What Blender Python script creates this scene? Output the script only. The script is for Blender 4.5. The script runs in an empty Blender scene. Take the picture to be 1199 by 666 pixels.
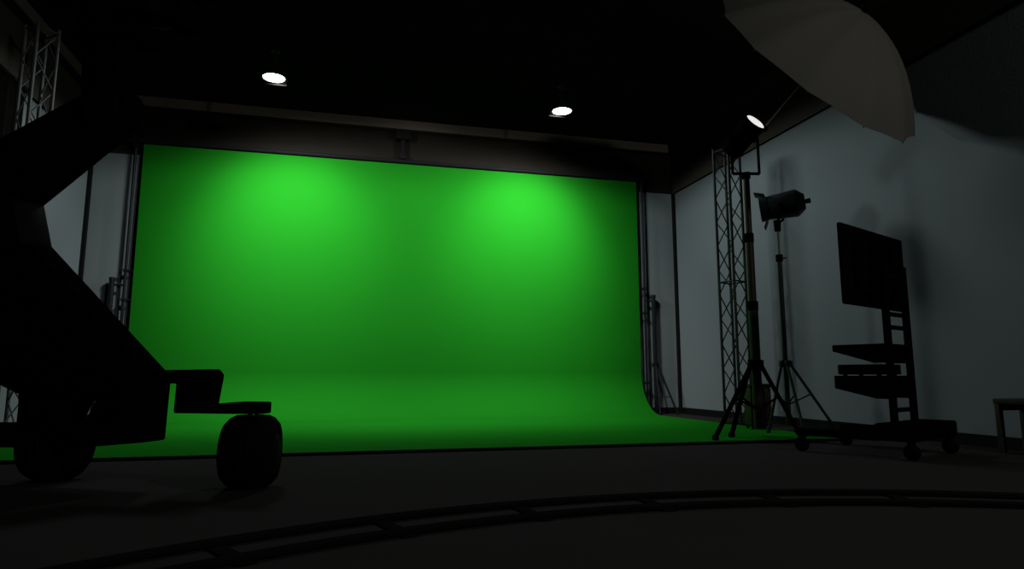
import bpy, bmesh, math, random
from mathutils import Vector, Matrix
random.seed(4)
PI = math.pi
COL = bpy.context.scene.collection

# ------------------------------------------------------------------ camera
EYE = 0.65
YAW, PITCH, FPX = math.radians(14.04), math.radians(8.05), 764.0
FH = Vector((math.sin(YAW), math.cos(YAW), 0))
RT = Vector((math.cos(YAW), -math.sin(YAW), 0))
FW = FH * math.cos(PITCH) + Vector((0, 0, math.sin(PITCH)))
UP = -FH * math.sin(PITCH) + Vector((0, 0, math.cos(PITCH)))
cam = bpy.data.cameras.new('camera')
co = bpy.data.objects.new('camera', cam)
COL.objects.link(co)
co.location = (0, 0, EYE)
co.rotation_euler = (PI / 2 + PITCH, 0, -YAW)
cam.sensor_width = 36
cam.lens = 36 * FPX / 1199
cam.clip_end = 60
bpy.context.scene.camera = co


def at(x, y, D):
    """survey helper: the point seen at (x, y) of the 1199x666 frame, D metres ahead"""
    d = FW * FPX + RT * (x - 599.5) - UP * (y - 333)
    return Vector((0, 0, EYE)) + d * (D / d.dot(FH))


# ------------------------------------------------------------------ materials
def mat(name, col, rough=.6, metal=0., emis=None, strength=0., bump=0., bscale=40., var=.0, spec=.3, vscale=6.):
    m = bpy.data.materials.new(name)
    m.use_nodes = True
    nt = m.node_tree
    b = nt.nodes['Principled BSDF']
    b.inputs['Base Color'].default_value = (*col, 1)
    b.inputs['Roughness'].default_value = rough
    b.inputs['Metallic'].default_value = metal
    b.inputs['Specular IOR Level'].default_value = spec
    if emis:
        b.inputs['Emission Color'].default_value = (*emis, 1)
        b.inputs['Emission Strength'].default_value = strength
    if var or bump:
        tc = nt.nodes.new('ShaderNodeTexCoord')
        n = nt.nodes.new('ShaderNodeTexNoise')
        n.inputs['Scale'].default_value = vscale
        n.inputs['Detail'].default_value = 5
        nt.links.new(tc.outputs['Object'], n.inputs['Vector'])
        if var:
            mx = nt.nodes.new('ShaderNodeMix')
            mx.data_type = 'RGBA'
            mx.inputs[6].default_value = (*[c * (1 - var) for c in col], 1)
            mx.inputs[7].default_value = (*[min(1, c * (1 + var)) for c in col], 1)
            nt.links.new(n.outputs['Fac'], mx.inputs[0])
            nt.links.new(mx.outputs[2], b.inputs['Base Color'])
        if bump:
            n2 = nt.nodes.new('ShaderNodeTexNoise')
            n2.inputs['Scale'].default_value = bscale
            nt.links.new(tc.outputs['Object'], n2.inputs['Vector'])
            bp = nt.nodes.new('ShaderNodeBump')
            bp.inputs['Strength'].default_value = bump
            bp.inputs['Distance'].default_value = .01
            nt.links.new(n2.outputs['Fac'], bp.inputs['Height'])
            nt.links.new(bp.outputs['Normal'], b.inputs['Normal'])
    return m


M = dict(
    wall=mat('grey_wall_paint', (.455, .555, .565), .9, var=.06, bump=.1, spec=.1, vscale=.8),
    upper=mat('upper_wall_shade', (.15, .14, .113), .95, var=.15, spec=.05, vscale=2),  # shade above the lamp cutoff, put into the colour
    upper_back=mat('upper_back_wall_shade', (.04, .037, .031), .95, var=.15, spec=.03, vscale=2),  # coloured darker still to hold down lamp glow over the screen
    beam=mat('dark_beam_paint', (.30, .27, .22), .9, var=.15, spec=.1, vscale=2),
    ceil=mat('black_ceiling_paint', (.12, .112, .10), .95, var=.15, spec=.05, vscale=1.5),
    floor=mat('black_studio_floor', (.064, .063, .061), .95, var=.12, bump=.05, spec=.02, vscale=2),
    trim=mat('black_trim_paint', (.018, .018, .02), .7, spec=.15),
    green=mat('chroma_green_cloth', (.018, .36, .018), .9, var=.03, bump=.04, spec=.04, vscale=1.2, bscale=25),
    black=mat('black_powder_coat', (.007, .007, .0065), .8, var=.2, spec=.0),
    grey=mat('dark_grey_metal', (.012, .013, .013), .7, var=.15, spec=.04),
    rubber=mat('black_tyre_rubber', (.018, .018, .018), .9, var=.2, bump=.1, spec=.0),
    steel=mat('dark_steel_tube', (.024, .03, .034), .45, metal=.3, var=.15, spec=.3),
    alu=mat('truss_aluminium', (.20, .215, .22), .55, metal=.15, var=.1),
    dtruss=mat('painted_black_truss', (.035, .042, .045), .5, metal=.2, var=.1),
    brown=mat('brown_black_stand_tube', (.045, .036, .024), .5, var=.15),
    lampbody=mat('blue_black_lamp_housing', (.11, .145, .165), .5, var=.1),
    screen=mat('dark_display_glass', (.006, .006, .007), .25, spec=.3),
    umb=mat('dull_silver_fabric', (.25, .25, .23), .8, var=.05, spec=.1, vscale=3),
    drape=mat('added_drape_cloth', (.035, .034, .026), .95, var=.2, spec=.0),  # for the drape added on the left wall
    bench=mat('dull_olive_wood', (.07, .066, .05), .7, var=.15),
    glow=mat('lit_lamp_face', (.8, .8, .8), .5, emis=(1, .985, .95), strength=14.0),
    glow2=mat('lit_flash_face', (.8, .8, .8), .5, emis=(1, .99, .97), strength=.85),
    lens=mat('dark_lamp_lens', (.01, .012, .014), .15, spec=.5),
    rail=mat('black_rail_steel', (.02, .02, .02), .8, spec=.0),
)


# ------------------------------------------------------------------ mesh builder
class MB:
    def __init__(s):
        s.bm = bmesh.new()

    def _merge(s, b2, mtx=None):
        if mtx is not None:
            bmesh.ops.transform(b2, matrix=mtx, verts=b2.verts)
        me = bpy.data.meshes.new('tmp')
        b2.to_mesh(me)
        s.bm.from_mesh(me)
        bpy.data.meshes.remove(me)
        b2.free()
        return s

    def box(s, c, size, bev=.006, rot=None, seg=2):
        b = bmesh.new()
        bmesh.ops.create_cube(b, size=1)
        bmesh.ops.scale(b, vec=size, verts=b.verts)
        if bev:
            bmesh.ops.bevel(b, geom=list(b.edges), offset=min(bev, min(size) * .45), segments=seg, profile=.5, affect='EDGES')
        m = Matrix.Translation(c)
        if rot is not None:
            m = m @ rot.to_4x4()
        return s._merge(b, m)

    def cyl(s, p0, p1, r0, r1=None, seg=14):
        p0, p1 = Vector(p0), Vector(p1)
        r1 = r0 if r1 is None else r1
        b = bmesh.new()
        L = (p1 - p0).length
        bmesh.ops.create_cone(b, cap_ends=True, segments=seg, radius1=r0, radius2=r1, depth=L)
        m = Matrix.Translation((p0 + p1) / 2) @ (p1 - p0).to_track_quat('Z', 'Y').to_matrix().to_4x4()
        return s._merge(b, m)

    def ball(s, c, r, seg=12):
        b = bmesh.new()
        bmesh.ops.create_uvsphere(b, u_segments=seg, v_segments=seg // 2, radius=r)
        return s._merge(b, Matrix.Translation(c))

    def lathe(s, prof, origin, axis, seg=32):
        """prof: list of (distance along axis, radius)"""
        b = bmesh.new()
        rings = []
        for h, r in prof:
            if r < 1e-5:
                rings.append([b.verts.new((0, 0, h))])
            else:
                rings.append([b.verts.new((r * math.cos(2 * PI * i / seg), r * math.sin(2 * PI * i / seg), h)) for i in range(seg)])
        for a, c in zip(rings, rings[1:]):
            for i in range(seg):
                j = (i + 1) % seg
                if len(a) == 1 and len(c) == 1:
                    continue
                if len(a) == 1:
                    b.faces.new((a[0], c[j], c[i]))
                elif len(c) == 1:
                    b.faces.new((a[i], a[j], c[0]))
                else:
                    b.faces.new((a[i], a[j], c[j], c[i]))
        bmesh.ops.recalc_face_normals(b, faces=b.faces)
        m = Matrix.Translation(origin) @ Vector(axis).to_track_quat('Z', 'Y').to_matrix().to_4x4()
        return s._merge(b, m)

    def prism(s, pts, y0, y1, bev=.012):
        """polygon in local x-z, extruded along local y"""
        b = bmesh.new()
        a = [b.verts.new((x, y0, z)) for x, z in pts]
        c = [b.verts.new((x, y1, z)) for x, z in pts]
        n = len(pts)
        b.faces.new(a)
        b.faces.new(list(reversed(c)))
        for i in range(n):
            j = (i + 1) % n
            b.faces.new((a[j], a[i], c[i], c[j]))
        bmesh.ops.recalc_face_normals(b, faces=b.faces)
        if bev:
            bmesh.ops.bevel(b, geom=list(b.edges), offset=bev, segments=2, profile=.5, affect='EDGES', clamp_overlap=True)
        return s._merge(b)

    def path(s, pts, r, seg=10):
        for p, q in zip(pts, pts[1:]):
            s.cyl(p, q, r, seg=seg)
        for p in pts[1:-1]:
            s.ball(p, r, 10)
        return s

    def build(s, name, material, parent=None, smooth=True):
        me = bpy.data.meshes.new(name)
        s.bm.to_mesh(me)
        s.bm.free()
        me.materials.append(material)
        if smooth:
            for p in me.polygons:
                p.use_smooth = True
            me.set_sharp_from_angle(angle=math.radians(35))
        o = bpy.data.objects.new(name, me)
        COL.objects.link(o)
        if parent:
            o.parent = parent
        return o


def tag(o, label, cat, group=None):
    o['label'] = label
    o['category'] = cat
    if group:
        o['group'] = group
    return o


def thing(name, label, cat, loc=(0, 0, 0), rz=0., group=None):
    o = bpy.data.objects.new(name, None)
    COL.objects.link(o)
    o.empty_display_size = .1
    o.location = loc
    o.rotation_euler = (0, 0, rz)
    return tag(o, label, cat, group)


def copy_tree(o, parent=None):
    c = o.copy()
    COL.objects.link(c)
    if parent:
        c.parent = parent
    for ch in [k for k in bpy.data.objects if k.parent == o]:
        copy_tree(ch, c)
    return c


def struct(name, bm, m, smooth=False):
    o = bm.build(name, m, None, smooth)
    o['kind'] = 'structure'
    return o


# ------------------------------------------------------------------ the room
XL, XR, YB, YF, ZC = -3.90, 5.84, 10.82, -4.0, 4.95
XM, YM, WX, WY = (XL + XR) / 2, (YB + YF) / 2, XR - XL, YB - YF
struct('floor', MB().box((XM, YM, -.05), (WX + .4, WY + .4, .1), 0), M['floor'])
struct('ceiling', MB().box((XM, YM, ZC + .05), (WX + .4, WY + .4, .1), 0), M['ceil'])
struct('wall_back', MB().box((XM, YB + .1, ZC / 2), (WX + .4, .2, ZC), 0), M['wall'])
struct('wall_front', MB().box((XM, YF - .1, ZC / 2), (WX + .4, .2, ZC), 0), M['wall'])
struct('wall_left', MB().box((XL - .1, YM, ZC / 2), (.2, WY, ZC), 0), M['wall'])
struct('wall_right', MB().box((XR + .1, YM, ZC / 2), (.2, WY, ZC), 0), M['wall'])
ZB = 4.05                                          # above this, dark-coloured panels stand in for shade past the lamps' cutoff
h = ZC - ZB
struct('shade_band_back', MB().box((XM, YB - .01, ZB + h / 2), (WX, .02, h), 0), M['upper_back'])
struct('shade_band_left', MB().box((XL + .02, YM - .02, ZB + h / 2), (.04, WY - .04, h), 0), M['upper'])
struct('shade_band_right', MB().box((XR - .02, YM - .02, ZB + h / 2), (.04, WY - .04, h), 0), M['upper'])
struct('trim_4', MB().box((XM, YB - .11, ZC - .09), (WX - .08, .14, .16), .01), M['beam'])
struct('trim_5', MB().box((XL + .11, YM - .1, ZC - .09), (.14, WY - .2, .16), .01), M['beam'])
struct('trim_6', MB().box((XR - .11, YM - .1, ZC - .09), (.14, WY - .2, .16), .01), M['beam'])
# black pipes boxed into the two far corners
struct('trim_7', MB().box((XL + .03, YB - .03, ZB / 2), (.055, .055, ZB), .008), M['trim'])
struct('trim_8', MB().box((XR - .03, YB - .03, ZB / 2), (.055, .055, ZB), .008), M['trim'])
struct('baseboard_back', MB().box((XM, YB - .012, .055), (WX - .12, .024, .11), .004), M['trim'])
struct('baseboard_left', MB().box((XL + .012, YM - .03, .055), (.024, WY - .08, .11), .004), M['trim'])
struct('baseboard_right', MB().box((XR - .012, YM - .03, .055), (.024, WY - .08, .11), .004), M['trim'])

# ------------------------------------------------------------------ green screen
SX0, SX1, SY, SZ, SF, SR = -3.15, 5.03, 10.72, 4.19, 5.85, .72
prof = [(SY, SZ - i * (SZ - SR) / 12) for i in range(13)]
prof += [(SY - SR + SR * math.cos(a), SR - SR * math.sin(a) + .012) for a in [PI / 2 * i / 18 for i in range(1, 19)]]
prof += [(SY - SR - i * (SY - SR - SF) / 10, .012) for i in range(1, 11)]
gs = thing('green_screen', 'huge green cloth sweeping from the back wall onto the floor', 'green screen', (.94, SY - 2, 0))
b = bmesh.new()
rows = []
for y, z in prof:
    rows.append([b.verts.new((SX0 + (SX1 - SX0) * i / 24 - .94, y - (SY - 2), z)) for i in range(25)])
for r0, r1 in zip(rows, rows[1:]):
    for i in range(24):
        b.faces.new((r0[i], r0[i + 1], r1[i + 1], r1[i]))
bmesh.ops.recalc_face_normals(b, faces=b.faces)
bmesh.ops.solidify(b, geom=list(b.faces), thickness=.01)
mb = MB()
mb.bm.free()
mb.bm = b
mb.build('cloth', M['green'], gs)
MB().box((0, SF - .02 - (SY - 2), .014), (SX1 - SX0, .05, .026), .004).build('hem_bar', M['trim'], gs)
# crossbar over the screen
cb = thing('backdrop_crossbar', 'long black tube along the top edge of the green screen', 'pole', (.94, SY, 4.24))
MB().cyl((-4.30, 0, 0), (4.28, 0, 0), .035, seg=18).build('tube', M['trim'], cb)
for sx in (-4.30, 4.28):
    MB().lathe([(-.02, 0), (-.02, .045), (.02, .045), (.02, 0)], (sx, 0, 0), (1, 0, 0), 18).build('end_cap', M['trim'], cb)
hb = thing('hanging_bracket', 'dark bracket hanging from the ceiling beam above the screen', 'bracket', (0.78, SY, 4.28))
MB().box((0, 0, .34), (.07, .05, .62), .008).build('drop_rod', M['trim'], hb)
MB().box((0, 0, .50), (.24, .14, .34), .02).build('motor_box', M['trim'], hb)
MB().box((0, 0, .03), (.12, .10, .07), .01).build('clamp', M['trim'], hb)


def backdrop_stand(x, side, label):
    """tall thin mast beside the cloth, tied to a short thick tripod column further out"""
    t = thing('backdrop_stand', label, 'stand', (x, SY, 0), 0, 'stands at both sides of the green screen')
    MB().cyl((0, 0, .02), (0, 0, 4.19), .022).build('mast', M['steel'], t)
    MB().box((0, 0, 4.165), (.07, .09, .07), .012).build('top_clamp', M['trim'], t)
    MB().box((0, 0, .012), (.11, .11, .022), .004).build('foot_plate', M['trim'], t)
    cx = .17 * side
    MB().cyl((cx, 0, .06), (cx, 0, 2.08), .036, seg=18).lathe([(0, .0), (0, .042), (.05, .042), (.05, 0)], (cx, 0, 2.06), (0, 0, 1), 18).build('column', M['steel'], t)
    MB().cyl((0, 0, 2.0), (cx, 0, 2.0), .016).build('tie_rod', M['steel'], t)
    for z in (2.22, 1.78, .55):
        MB().cyl((0, 0, z), (-.10 * side, 0, z), .012).box((0, 0, z), (.06, .06, .05), .01).build('coupler', M['steel'], t)
    MB().lathe([(0, 0), (0, .06), (.07, .06), (.07, 0)], (cx, 0, .82), (0, 0, 1), 18).build('collar', M['trim'], t)
    for a in (-PI / 2 + .9 * side, -PI / 2 - .3 * side, PI / 2):
        L = .36 if a < 0 else .05
        d = Vector((math.cos(a), math.sin(a), 0))
        MB().path([Vector((cx, 0, .84)) + d * .05, Vector((cx, 0, .03)) + d * L], .014).cyl(Vector((cx, 0, .3)), Vector((cx, 0, .3)) + d * (L * .66), .008).ball(Vector((cx, 0, .028)) + d * L, .024).build('leg', M['steel'], t)
    return t


backdrop_stand(SX1 + .11, 1, 'backdrop stand at the screen edge nearer the umbrella lamp, its tripod legs in view')
backdrop_stand(SX0 - .11, -1, 'backdrop stand at the screen edge nearer the camera crane, partly hidden by it')

DY = 8.48
# black drape added to darken the left wall, in soft folds
dr = thing('added_drape', 'added black drape darkening the left wall behind the camera crane', 'added drape', (XL + .09, DY, 0))
b = bmesh.new()
n = 150
top = []
for i in range(n + 1):
    y = -i * 4.0 / n
    x = .03 * math.sin(i * .62) + .012 * math.sin(i * 1.7 + 1)
    top.append((b.verts.new((x, y, 4.02)), b.verts.new((x * 1.25, y, 2.0)), b.verts.new((x * 1.4, y, .03))))
for p, q in zip(top, top[1:]):
    for k in range(2):
        b.faces.new((p[k], q[k], q[k + 1], p[k + 1]))
bmesh.ops.solidify(b, geom=list(b.faces), thickness=.006)
mb = MB()
mb.bm.free()
mb.bm = b
mb.build('cloth', M['drape'], dr)
MB().cyl((0, .05, 4.03), (0, -4.05, 4.03), .02).build('added_rod', M['trim'], dr)

# ------------------------------------------------------------------ ceiling downlights
def downlight(x, y, label, turn):
    t = thing('ceiling_downlight', label, 'ceiling light', (x, y, 4.55), 0, 'ceiling downlights in front of the green screen')
    MB().lathe([(.115, 0), (.115, .09), (.09, .165), (.0, .178), (-.006, .178), (-.006, .142), (.012, .14), (.03, .10), (.03, 0)], (0, 0, 0), (0, 0, 1), 36).build('housing', M['trim'], t)
    MB().lathe([(.0, 0), (.0, .138), (.008, .138), (.008, 0)], (0, 0, 0), (0, 0, 1), 36).build('lamp_face', M['glow'], t)
    MB().box((0, .175, .035), (.29, .012, .12), .003).build('added_flag', M['black'], t)  # plate added to keep lamp light off the wall above the screen
    MB().cyl((0, 0, .11), (0, 0, .37), .012).build('suspension_rod', M['trim'], t)
    MB().lathe([(.36, 0), (.36, .06), (.398, .07), (.398, 0)], (0, 0, 0), (0, 0, 1), 24).build('ceiling_cup', M['trim'], t)
    for W, A, B, T, PAN in SPOTS:
        l = bpy.data.lights.new('spot', 'SPOT')
        l.energy = W
        l.color = (1, .99, .97)
        l.spot_size = math.radians(A)
        l.spot_blend = B
        l.shadow_soft_size = .04
        o = bpy.data.objects.new('spot', l)
        COL.objects.link(o)
        o.parent = t
        o.location = (0, 0, -.02)
        o.rotation_euler = (math.radians(T), 0, math.radians(-PAN * turn))
    l = bpy.data.lights.new('spread', 'SPOT')
    l.spot_size = math.radians(163)
    l.spot_blend = .07
    l.energy = FILL_W
    l.color = (.93, 1, 1)
    l.shadow_soft_size = .4
    o = bpy.data.objects.new('spread', l)
    COL.objects.link(o)
    o.parent = t
    o.location = (0, 0, -.03)
    return t


SPOTS = [(215, 76.7, 1, 50, 2.7), (236, 135.7, 1, 40.5, 23.6)]   # watts, cone, blend, tilt, turn towards mid-screen
FILL_W = 68
ADDED_FILL_W = 140
downlight(-1.07, 8.65, 'lit round ceiling light over the half of the screen nearer the camera crane', 1)
downlight(2.955, 8.765, 'lit round ceiling light over the half of the screen nearer the light stands', -1)


# unseen warm fill light, added behind the camera to lift floor and umbrella
wt = thing('added_fill_light', 'added dim fill light on the ceiling behind the camera, out of view', 'ceiling light', (5.3, -2.0, 4.84))
MB().lathe([(.115, 0), (.115, .09), (.09, .165), (.0, .178), (-.006, .178), (-.006, .142), (.012, .14), (.03, .10), (.03, 0)], (0, 0, 0), (0, 0, 1), 36).build('housing', M['trim'], wt)
MB().lathe([(.0, 0), (.0, .138), (.008, .138), (.008, 0)], (0, 0, 0), (0, 0, 1), 36).build('lamp_face', M['glow2'], wt)
l = bpy.data.lights.new('added_fill_bulb', 'POINT')
l.energy = ADDED_FILL_W
l.color = (1, .97, .9)
l.shadow_soft_size = .2
o = bpy.data.objects.new('added_fill_bulb', l)
COL.objects.link(o)
o.parent = wt
o.location = (0, 0, -.3)


# ------------------------------------------------------------------ truss towers
def truss_tower(loc, rz, H, material, label, side=.25, ztop=True):
    t = thing('truss_tower', label, 'truss', loc, rz, 'square truss towers')
    k = side / 2
    cs = [(-k, -k), (k, -k), (k, k), (-k, k)]
    MB().box((0, 0, .012), (side + .05, side + .05, .024), .005).build('base_plate', M['trim'], t)
    for x, y in cs:
        MB().cyl((x, y, .02), (x, y, H), .019, seg=12).build('chord', material, t)
    for q in range(4):
        (x0, y0), (x1, y1) = cs[q], cs[(q + 1) % 4]
        mb = MB()
        n = int(H / .33)
        dz = (H - .12) / n
        for i in range(n):
            za, zb = .06 + i * dz, .06 + (i + 1) * dz
            a, c = ((x0, y0), (x1, y1)) if i % 2 == 0 else ((x1, y1), (x0, y0))
            mb.cyl((a[0], a[1], za), (c[0], c[1], zb), .0085, seg=8)
        for z in (.06, H * .5, H - .05):
            mb.cyl((x0, y0, z), (x1, y1, z), .012, seg=8)
        mb.build('lacing', material, t)
    return t


truss_tower((5.14, 7.95, .02), math.radians(20), 3.86, M['dtruss'], 'dark lattice truss tower behind the light stands by the right wall')
truss_tower((-3.42, 7.86, 0), math.radians(52), 4.5, M['alu'], 'pale metal lattice truss tower behind the arm of the camera crane', .22)


# ------------------------------------------------------------------ stands and lamps at the right
def tripod(t, zap, feet, rt, material, zbrace, rb, apex_r):
    for f in feet:
        f = Vector((f[0], f[1], .012 + rt * 1.5))
        d = Vector((f.x, f.y, 0)).normalized()
        top = Vector((0, 0, zap)) + d * apex_r
        p = top + (f - top) * ((zap - zbrace) / (zap - .02))
        MB().path([top, f], rt).cyl((0, 0, zbrace - .12), p, rb).box(top, (.05, .05, .07), .01).ball(f, rt * 1.5).build('leg', material, t)


# umbrella lamp stand
LD = 7.12
ls = at(889.5, 511, LD)
ls.z = 0
UA = (RT * .47 + Vector((0, 0, 1)) * .60 - FH * .75).normalized()     # the lamp looks along this
st = thing('light_stand', 'tall thick brown-black tripod stand carrying the umbrella lamp', 'light stand', ls)
feet = []
for px, py in ((838, 518), (857, 514.5)):
    p = at(px, py, 1)
    d = (p - Vector((0, 0, EYE)))
    p = Vector((0, 0, EYE)) + d * (-EYE / d.z)
    feet.append((p.x - ls.x, p.y - ls.y))
p = at(934, 504, LD + .42)
feet.append((p.x - ls.x, p.y - ls.y))
ztop = 2.86
MB().cyl((0, 0, .10), (0, 0, 1.45), .052, seg=20).build('lower_column', M['brown'], st)
MB().cyl((0, 0, 1.4), (0, 0, 2.2), .042, seg=20).build('middle_column', M['brown'], st)
MB().cyl((0, 0, 2.15), (0, 0, ztop), .034, seg=20).build('upper_column', M['brown'], st)
for z, r in ((.78, .08), (1.42, .057), (2.18, .047)):
    MB().lathe([(-.05, 0), (-.05, r), (.05, r), (.05, 0)], (0, 0, z), (0, 0, 1), 20).build('collar', M['black'], st)
tripod(st, .80, feet, .024, M['black'], .42, .012, .07)

lh = at(873, 160, LD)
head = thing('umbrella_lamp', 'black studio lamp with round lit face aimed up into the umbrella', 'studio lamp', (ls.x, ls.y, ztop))
o = Vector((ls.x, ls.y, ztop))
hc = at(885, 142, LD - .03) - o                 # centre of the lit face
MB().lathe([(-.46, 0), (-.46, .10), (-.42, .125), (-.12, .125), (-.09, .135), (0, .138), (0, .12), (-.02, .118), (-.03, 0)], hc, UA, 32).build('housing', M['black'], head)
MB().lathe([(-.03, 0), (-.02, .119), (-.004, .112), (.004, 0)], hc, UA, 32).build('lamp_face', M['glow2'], head)
bc = hc - UA * .27                              # tilt axis
side = FH.cross(UA).normalized()
if side.dot(RT) < 0:
    side = -side
br = Vector((RT.x, RT.y, 0))
p0 = Vector((0, 0, .04))
mb = MB()
for s in (-1, 1):
    q = bc + side * .02 + br * (.15 * s)
    mb.path([p0 + br * (.15 * s) + Vector((0, 0, .02)), Vector((br.x * .15 * s, br.y * .15 * s, max(.2, bc.z))), bc + br * .12 * s], .016)
mb.path([p0 - br * .15 + Vector((0, 0, .02)), p0 + br * .15 + Vector((0, 0, .02))], .018)
mb.build('yoke', M['black'], head)
MB().cyl((0, 0, .001), (0, 0, .07), .046, seg=18).build('spigot', M['black'], head)
MB().cyl(bc + br * .17, bc + br * .11, .03, seg=14).build('tilt_knob', M['black'], head)

# umbrella
UD = 6.35
uc = at(957, 78, UD)                            # rim centre
R, DEPTH, NR = 1.2, .62, 12
um = thing('photo_umbrella', 'large dull silver reflector umbrella tilted high beside the right wall', 'umbrella', uc)
ez = UA
ex = (RT * .78 - Vector((0, 0, 1)) * .62)
ex = (ex - ez * ex.dot(ez)).normalized()
ey = ez.cross(ex).normalized()


def dome(u, phi):
    """u 0..1 from apex to rim; ribs are at even steps of phi, cloth sags and scallops between"""
    k = (phi * NR / (2 * PI)) % 1
    w = math.sin(PI * k)
    rr = R * u * (1 - .05 * w * u)
    hh = DEPTH * (1 - u ** 2.0) - .03 * w * u * (1 - u) * 2
    return ex * (rr * math.cos(phi)) + ey * (rr * math.sin(phi)) + ez * hh


b = bmesh.new()
NS, NU = NR * 6, 12
apex = b.verts.new(dome(0, 0))
rings = [[b.verts.new(dome(j / NU, 2 * PI * i / NS)) for i in range(NS)] for j in range(1, NU + 1)]
for i in range(NS):
    b.faces.new((apex, rings[0][i], rings[0][(i + 1) % NS]))
for a, c in zip(rings, rings[1:]):
    for i in range(NS):
        j = (i + 1) % NS
        b.faces.new((a[i], c[i], c[j], a[j]))
bmesh.ops.recalc_face_normals(b, faces=b.faces)
bmesh.ops.solidify(b, geom=list(b.faces), thickness=.004)
mb = MB()
mb.bm.free()
mb.bm = b
mb.build('canopy', M['umb'], um)
for i in range(NR):
    phi = 2 * PI * i / NR
    MB().path([dome(j / 6, phi) - ez * .012 for j in range(7)], .005, 6).build('rib', M['steel'], um)
sh0 = (o + hc + br * .16 - UA * .10) - uc
MB().cyl(sh0, ez * (DEPTH + .03), .012, seg=10).build('shaft', M['bench'], um)
MB().lathe([(0, 0), (0, .03), (.05, .02), (.06, 0)], ez * (DEPTH - .01), ez, 16).build('ferrule', M['black'], um)
MB().box(sh0, (.07, .07, .07), .015).build('shaft_clamp', M['black'], um)

# the spotlight on the thinner stand
SD = 7.6
s2 = at(924.5, 508, SD)
s2.z = 0
zt = at(913, 263, SD).z
t = thing('light_stand', 'thin dark tripod stand carrying the barrel spotlight', 'light stand', s2)
MB().cyl((0, 0, .12), (0, 0, 2.05), .028, seg=16).build('lower_column', M['steel'], t)
MB().cyl((0, 0, 2.0), (0, 0, zt - .08), .013, seg=12).build('upper_column', M['alu'], t)
for z, r in ((.80, .055), (2.04, .04)):
    MB().lathe([(-.04, 0), (-.04, r), (.04, r), (.04, 0)], (0, 0, z), (0, 0, 1), 18).cyl((0, 0, z), (.08, -.02, z), .008).build('collar', M['black'], t)
fr = [at(981, 505, SD - .1), at(900, 505, SD - .05), at(943, 511, SD - .55), ]
tripod(t, .80, [(p.x - s2.x, p.y - s2.y) for p in fr], .016, M['steel'], .45, .009, .05)

lo = Vector((s2.x, s2.y, zt))
spot = thing('barrel_spotlight', 'blue-black barrel spotlight with barn doors pointing away from the monitor', 'studio lamp', lo)
ax = (-RT * .90 + FH * .42 - Vector((0, 0, 1)) * .09).normalized()   # lens direction
c0 = at(914, 241, SD) - lo
upv = (Vector((0, 0, 1)) - ax * ax.z).normalized()
MB().lathe([(-.27, 0), (-.27, .09), (-.20, .15), (-.17, .165), (.13, .142), (.14, .13), (.17, .13), (.17, 0)], c0, ax, 30).build('barrel', M['lampbody'], spot)
MB().lathe([(.14, 0), (.14, .146), (.23, .155), (.23, .13), (.205, .125), (.205, 0)], c0, ax, 30).build('front_ring', M['lampbody'], spot)
MB().lathe([(.20, .124), (.225, .085), (.235, 0)], c0, ax, 30).build('lens', M['lens'], spot)
MB().cyl(c0 - ax * .26, c0 - ax * .33, .026, .032).build('rear_knob', M['black'], spot)
sv = ax.cross(upv).normalized()
for off, ca, sa, w, ln in ((1, .80, .30, .22, .10), (-1, .35, -.80, .18, .09)):
    dirv = (ax * ca + upv * sa).normalized()
    mm = Matrix((dirv, sv, dirv.cross(sv))).transposed()
    MB().box(c0 + ax * .17 + upv * (.155 * off) + dirv * (ln / 2), (ln + .02, w, .014), .004, mm).build('barn_door', M['lampbody'], spot)
mb = MB()
for s in (-1, 1):
    mb.path([Vector((0, 0, .03)) + ax * 0.0 + sv * (.07 * s), c0 - upv * .15 + sv * (.11 * s), c0 + sv * (.175 * s)], .014)
mb.path([Vector((0, 0, .03)) - sv * .07, Vector((0, 0, .03)) + sv * .07], .016)
mb.build('yoke', M['black'], spot)
MB().cyl((0, 0, -.079), (0, 0, .05), .036, .042, seg=16).build('spigot', M['black'], spot)

# dark case beside the thick stand
cs = at(888.5, 501, 8.15)
cs.z = .02
tc = thing('equipment_case', 'upright dark case on the floor behind the thick tripod stand', 'case', cs, -YAW)
MB().box((0, 0, .27), (.26, .24, .46), .02).build('body', M['brown'], tc)
MB().box((0, 0, .52), (.262, .242, .05), .015).build('lid', M['brown'], tc)
MB().path([(-.06, 0, .54), (-.06, 0, .57), (.06, 0, .57), (.06, 0, .54)], .009).build('handle', M['black'], tc)
for x in (-.1, .1):
    for y in (-.09, .09):
        MB().cyl((x, y, 0), (x, y, .045), .02).build('foot', M['rubber'], tc)

# ------------------------------------------------------------------ monitor cart
hd = math.radians(65.8)
A3 = Vector((math.sin(hd), math.cos(hd), 0))
B3 = Vector((-math.cos(hd), math.sin(hd), 0))
tvc = Vector((4.444, 4.704, 0))
mast = tvc - B3 * .15
rz = math.atan2(A3.y, A3.x)
ct = thing('monitor_cart', 'black wheeled cart with ladder-like mast and shelves, under the big monitor', 'cart', mast, rz)
# local: x along the monitor, +y towards where the monitor faces
for x in (-.2, .2):
    MB().box((x, 0, .93), (.055, .05, 1.34), .008).build('post', M['black'], ct)
for z in (.38, 1.06, 1.17, 1.5):
    MB().box((0, 0, z), (.36, .03, .035), .006).build('rung', M['black'], ct)
MB().box((.10, -.05, .212), (.90, .30, .135), .015).build('platform', M['black'], ct)
for x in (-.32, .50):
    MB().box((x, .42, .172), (.06, .70, .065), .01).build('leg', M['black'], ct)


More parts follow.
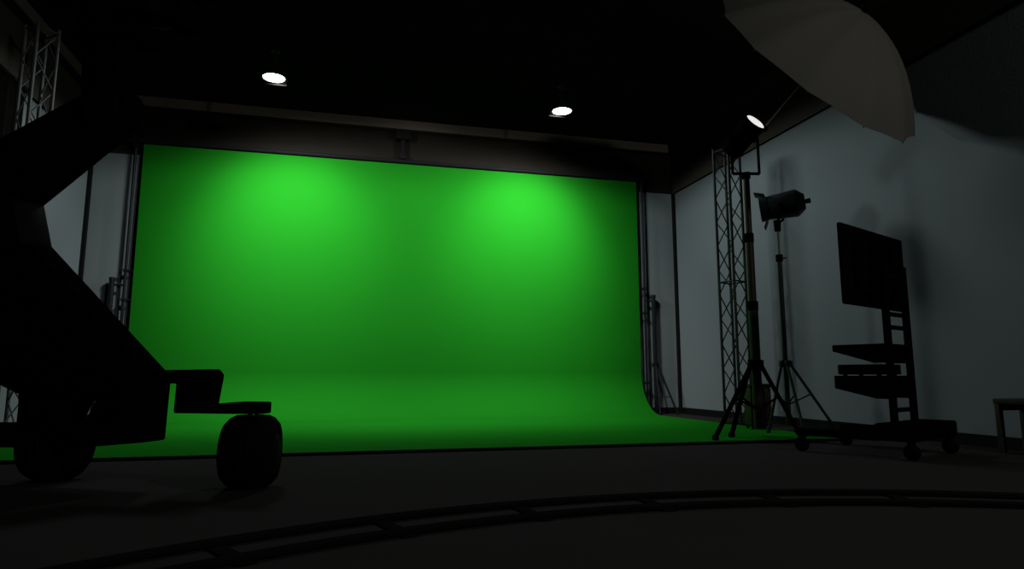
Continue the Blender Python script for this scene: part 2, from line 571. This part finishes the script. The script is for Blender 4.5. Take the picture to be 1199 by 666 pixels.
def caster(x, y):
    zc = .064
    w = MB().lathe([(-.02, 0), (-.02, .05), (-.012, .062), (.012, .062), (.02, .05), (.02, 0)], (x, y, zc), (1, 0, 0), 20).build('caster', M['rubber'], ct)
    MB().box((x - .028, y, .095), (.006, .04, .10), .002).box((x + .028, y, .095), (.006, .04, .10), .002).box((x, y, .145), (.062, .05, .012), .003).build('fork', M['grey'], w)


for x, y in ((-.30, -.15), (.50, -.15), (-.32, .73), (.50, .73)):
    caster(x, y)


def shelf(z, t_end, t_mast, L):
    pts = [(.0, z), (L, z), (L, z - t_end), (.12, z - t_mast), (.0, z - t_mast)]
    mb = MB()
    b2 = MB().prism(pts, -.21, -.19, .002)
    for s in (-.20, .20):
        q = MB().prism(pts, s - .008, s + .008, .002)
        mb._merge(q.bm, Matrix(((0, 1, 0, 0), (1, 0, 0, 0), (0, 0, 1, 0), (0, 0, 0, 1))))
    b2.bm.free()
    mb.box((0, L / 2, z - .012), (.42, L, .02), .004)
    mb.box((0, L - .008, z - t_end / 2), (.42, .016, t_end), .003)
    bmesh.ops.recalc_face_normals(mb.bm, faces=mb.bm.faces)
    return mb.build('shelf', M['black'], ct)


shelf(.925, .055, .16, .46)
shelf(.66, .11, .19, .46)
mp = mast + B3 * .25
mp.z = .66
dv = thing('media_deck', 'flat black video deck on the lower shelf of the monitor cart', 'video deck', mp, rz)
MB().box((0, 0, .052), (.38, .36, .085), .006).build('body', M['black'], dv)
MB().box((0, .182, .052), (.37, .008, .07), .002).build('front_panel', M['screen'], dv)
for x in (-.15, .15):
    for y in (-.14, .14):
        MB().cyl((x, y, 0), (x, y, .012), .018).build('foot', M['rubber'], dv)

tv = thing('flat_monitor', 'large flat black monitor seen from behind, mounted on the wheeled cart', 'monitor', (tvc.x, tvc.y, 1.239), rz)
MB().box((0, 0, .338), (1.204, .035, .677), .008).build('case', M['black'], tv)
MB().box((0, -.03, .33), (.86, .05, .46), .02).build('back_housing', M['black'], tv)
MB().box((0, .021, .338), (1.17, .006, .64), .002).build('display', M['screen'], tv)
for x in (-.2, .2):
    MB().box((x, -.075, .33), (.05, .05, .42), .005).build('mount_bracket', M['black'], tv)

# ------------------------------------------------------------------ low bench at the right wall
bn = thing('low_bench', 'low plain bench against the right wall beyond the monitor cart', 'bench', (5.64, 4.05, 0))
MB().box((0, 0, .44), (.32, 1.1, .045), .008).build('top', M['bench'], bn)
for x in (-.135, .135):
    for y in (-.52, .52):
        MB().box((x, y, .21), (.045, .045, .42), .006).build('leg', M['bench'], bn)
for y in (-.52, .52):
    MB().box((0, y, .39), (.225, .022, .06), .004).build('apron', M['bench'], bn)

# ------------------------------------------------------------------ curved rail track on the floor
tr = thing('dolly_track', 'curved black rail track lying across the dark floor', 'track', (1.55, -.86, 0))
def arc_rail(r, a0, a1, w, h, z0=0.):
    b = bmesh.new()
    n = 64
    prev = None
    for i in range(n + 1):
        a = a0 + (a1 - a0) * i / n
        c, s = math.cos(a), math.sin(a)
        ring = [b.verts.new(((r + q * w / 2) * c, (r + q * w / 2) * s, z)) for q, z in ((-1, z0), (1, z0), (1, z0 + h * .7), (.5, z0 + h), (-.5, z0 + h), (-1, z0 + h * .7))]
        if prev:
            for k in range(6):
                b.faces.new((prev[k], ring[k], ring[(k + 1) % 6], prev[(k + 1) % 6]))
        else:
            b.faces.new(ring)
        prev = ring
    b.faces.new(list(reversed(prev)))
    bmesh.ops.recalc_face_normals(b, faces=b.faces)
    q = MB()
    q.bm.free()
    q.bm = b
    return q


for r in (4.22, 3.93):
    arc_rail(r, math.radians(40), math.radians(150), .055, .022, .008).build('rail', M['rail'], tr)
for i in range(12):
    a = math.radians(42 + i * 9.6)
    rot = Matrix.Rotation(a, 3, 'Z')
    MB().box(rot @ Vector((4.075, 0, .0045)), (.40, .07, .009), .002, rot).build('tie', M['rail'], tr)

# ------------------------------------------------------------------ camera crane (local x to the right along its side, +y away)
cr = thing('camera_crane', 'big black wheeled camera crane with folded arm in the foreground', 'camera crane', (-.53, 4.21, 0), math.atan2(-.436, .9))
MB().prism([(-.58, .64), (-.59, .27), (-1.08, .225), (-2.5, .21), (-2.5, .36), (-1.03, .36), (-.94, .52), (-.9, .64)], -.18, .0, .012).build('chassis', M['black'], cr)
MB().prism([(-1.50, .34), (-1.20, .34), (-1.10, .56), (-1.12, 1.0), (-1.56, 1.0)], -.18, .0, .012).build('column', M['black'], cr)
MB().prism([(-.62, .69), (-.60, .60), (-.75, .52), (-1.10, .50), (-1.50, .54), (-1.66, .60), (-2.3, 1.35), (-2.3, 1.75), (-1.85, 1.76)], -.19, .0, .012).build('lower_arm', M['black'], cr)
MB().prism([(-1.66, 1.80), (-1.555, 1.49), (-1.62, 1.47), (-2.35, 1.30), (-2.45, 1.72), (-2.05, 1.90)], -.24, .0, .012).build('elbow_joint', M['grey'], cr)
ea = [(-1.085 + .16 * math.cos(math.radians(a)), 2.385 + .16 * math.sin(math.radians(a))) for a in range(75, -60, -15)]
MB().prism([(-2.75, 1.83), (-2.27, 2.05), (-1.88, 2.225), (-1.30, 2.46)] + ea + [(-1.655, 1.795), (-2.14, 1.52), (-2.75, 1.20)], -.18, .0, .012).build('upper_arm', M['black'], cr)
MB().lathe([(-.21, 0), (-.21, .12), (.03, .12), (.03, 0)], (-1.085, 0, 2.36), (0, 1, 0), 28).build('pivot', M['grey'], cr)
MB().prism([(-1.265, 2.40), (-1.305, 2.86), (-1.01, 2.86), (-1.01, 2.48)], -.18, .0, .015).build('head_column', M['black'], cr)
MB().box((-1.13, -.09, 2.88), (.50, .30, .05), .012).build('head_plate', M['black'], cr)
# outrigger carrying the near wheel
MB().prism([(-.62, .69), (-.62, .61), (-.47, .61), (-.475, .435), (-.235, .435), (-.06, .435), (.115, .437), (.115, .505), (-.06, .505), (-.235, .49), (-.21, .66), (-.24, .695)], -.10, .0, .01).build('outrigger', M['black'], cr)


def crane_wheel(x, y, yaw):
    rot = Matrix.Rotation(yaw, 3, 'Z')
    ax = rot @ Vector((1, 0, 0))
    c = Vector((x, y, .214))
    prof = [(-.14, .0), (-.14, .115), (-.152, .135), (-.147, .168), (-.122, .196), (-.09, .211), (-.012, .216), (-.008, .209), (.008, .209), (.012, .216), (.09, .211), (.122, .196), (.147, .168), (.152, .135), (.14, .115), (.14, 0)]
    w = MB().lathe(prof, c, ax, 40).build('wheel', M['rubber'], cr)
    MB().lathe([(-.16, 0), (-.16, .06), (-.145, .10), (.145, .10), (.16, .06), (.16, 0)], c, ax, 24).build('hub', M['grey'], w)
    MB().path([c + Vector((0, 0, .216)) * 1.0, c + Vector((0, 0, .24))], .03).build('axle_pin', M['grey'], w)


crane_wheel(-.02, .02, math.radians(20))
crane_wheel(-1.40, .02, math.radians(12))
crane_wheel(-2.35, -.09, math.radians(10))

# film camera on the crane head
cl = cr.matrix_basis
fc = thing('film_camera', 'black film camera mounted on top of the crane head', 'camera', cr.location + Matrix.Rotation(math.atan2(-.436, .9), 3, 'Z') @ Vector((-1.13, -.09, 2.905)), math.atan2(-.436, .9))
MB().box((0, 0, .12), (.46, .20, .22), .02).build('body', M['black'], fc)
MB().lathe([(0, 0), (0, .06), (.10, .06), (.11, .075), (.22, .075), (.22, .06), (.20, 0)], (.22, 0, .10), (1, 0, 0), 28).build('lens', M['grey'], fc)
MB().box((.50, 0, .10), (.13, .20, .19), .012).box((.565, 0, .215), (.16, .22, .012), .003, Matrix.Rotation(math.radians(-20), 3, 'Y')).build('matte_box', M['black'], fc)
MB().lathe([(-.05, 0), (-.05, .10), (-.03, .115), (.03, .115), (.05, .10), (.05, 0)], (-.16, 0, .26), (0, 1, 0), 28).build('magazine', M['black'], fc)
MB().lathe([(-.06, 0), (-.06, .06), (.06, .06), (.06, 0)], (.36, -.12, .12), (0, 1, 0), 24).build('follow_focus', M['grey'], fc)
MB().cyl((-.05, -.13, .2), (-.40, -.14, .22), .035, .042).build('viewfinder', M['black'], fc)
MB().path([(-.02, 0, .23), (-.02, 0, .30), (.20, 0, .30), (.20, 0, .23)], .014).build('handle', M['black'], fc)

# ------------------------------------------------------------------ render settings
w = bpy.data.worlds.new('world')
w.use_nodes = True
w.node_tree.nodes['Background'].inputs[0].default_value = (0.001, 0.001, 0.001, 1)
bpy.context.scene.world = w
sc = bpy.context.scene
sc.view_settings.view_transform = 'Standard'
sc.view_settings.look = 'None'
sc.view_settings.exposure = 0
sc.view_settings.gamma = 1
sc.view_settings.use_curve_mapping = False
sc.cycles.use_denoising = True
sc.cycles.diffuse_bounces = 0
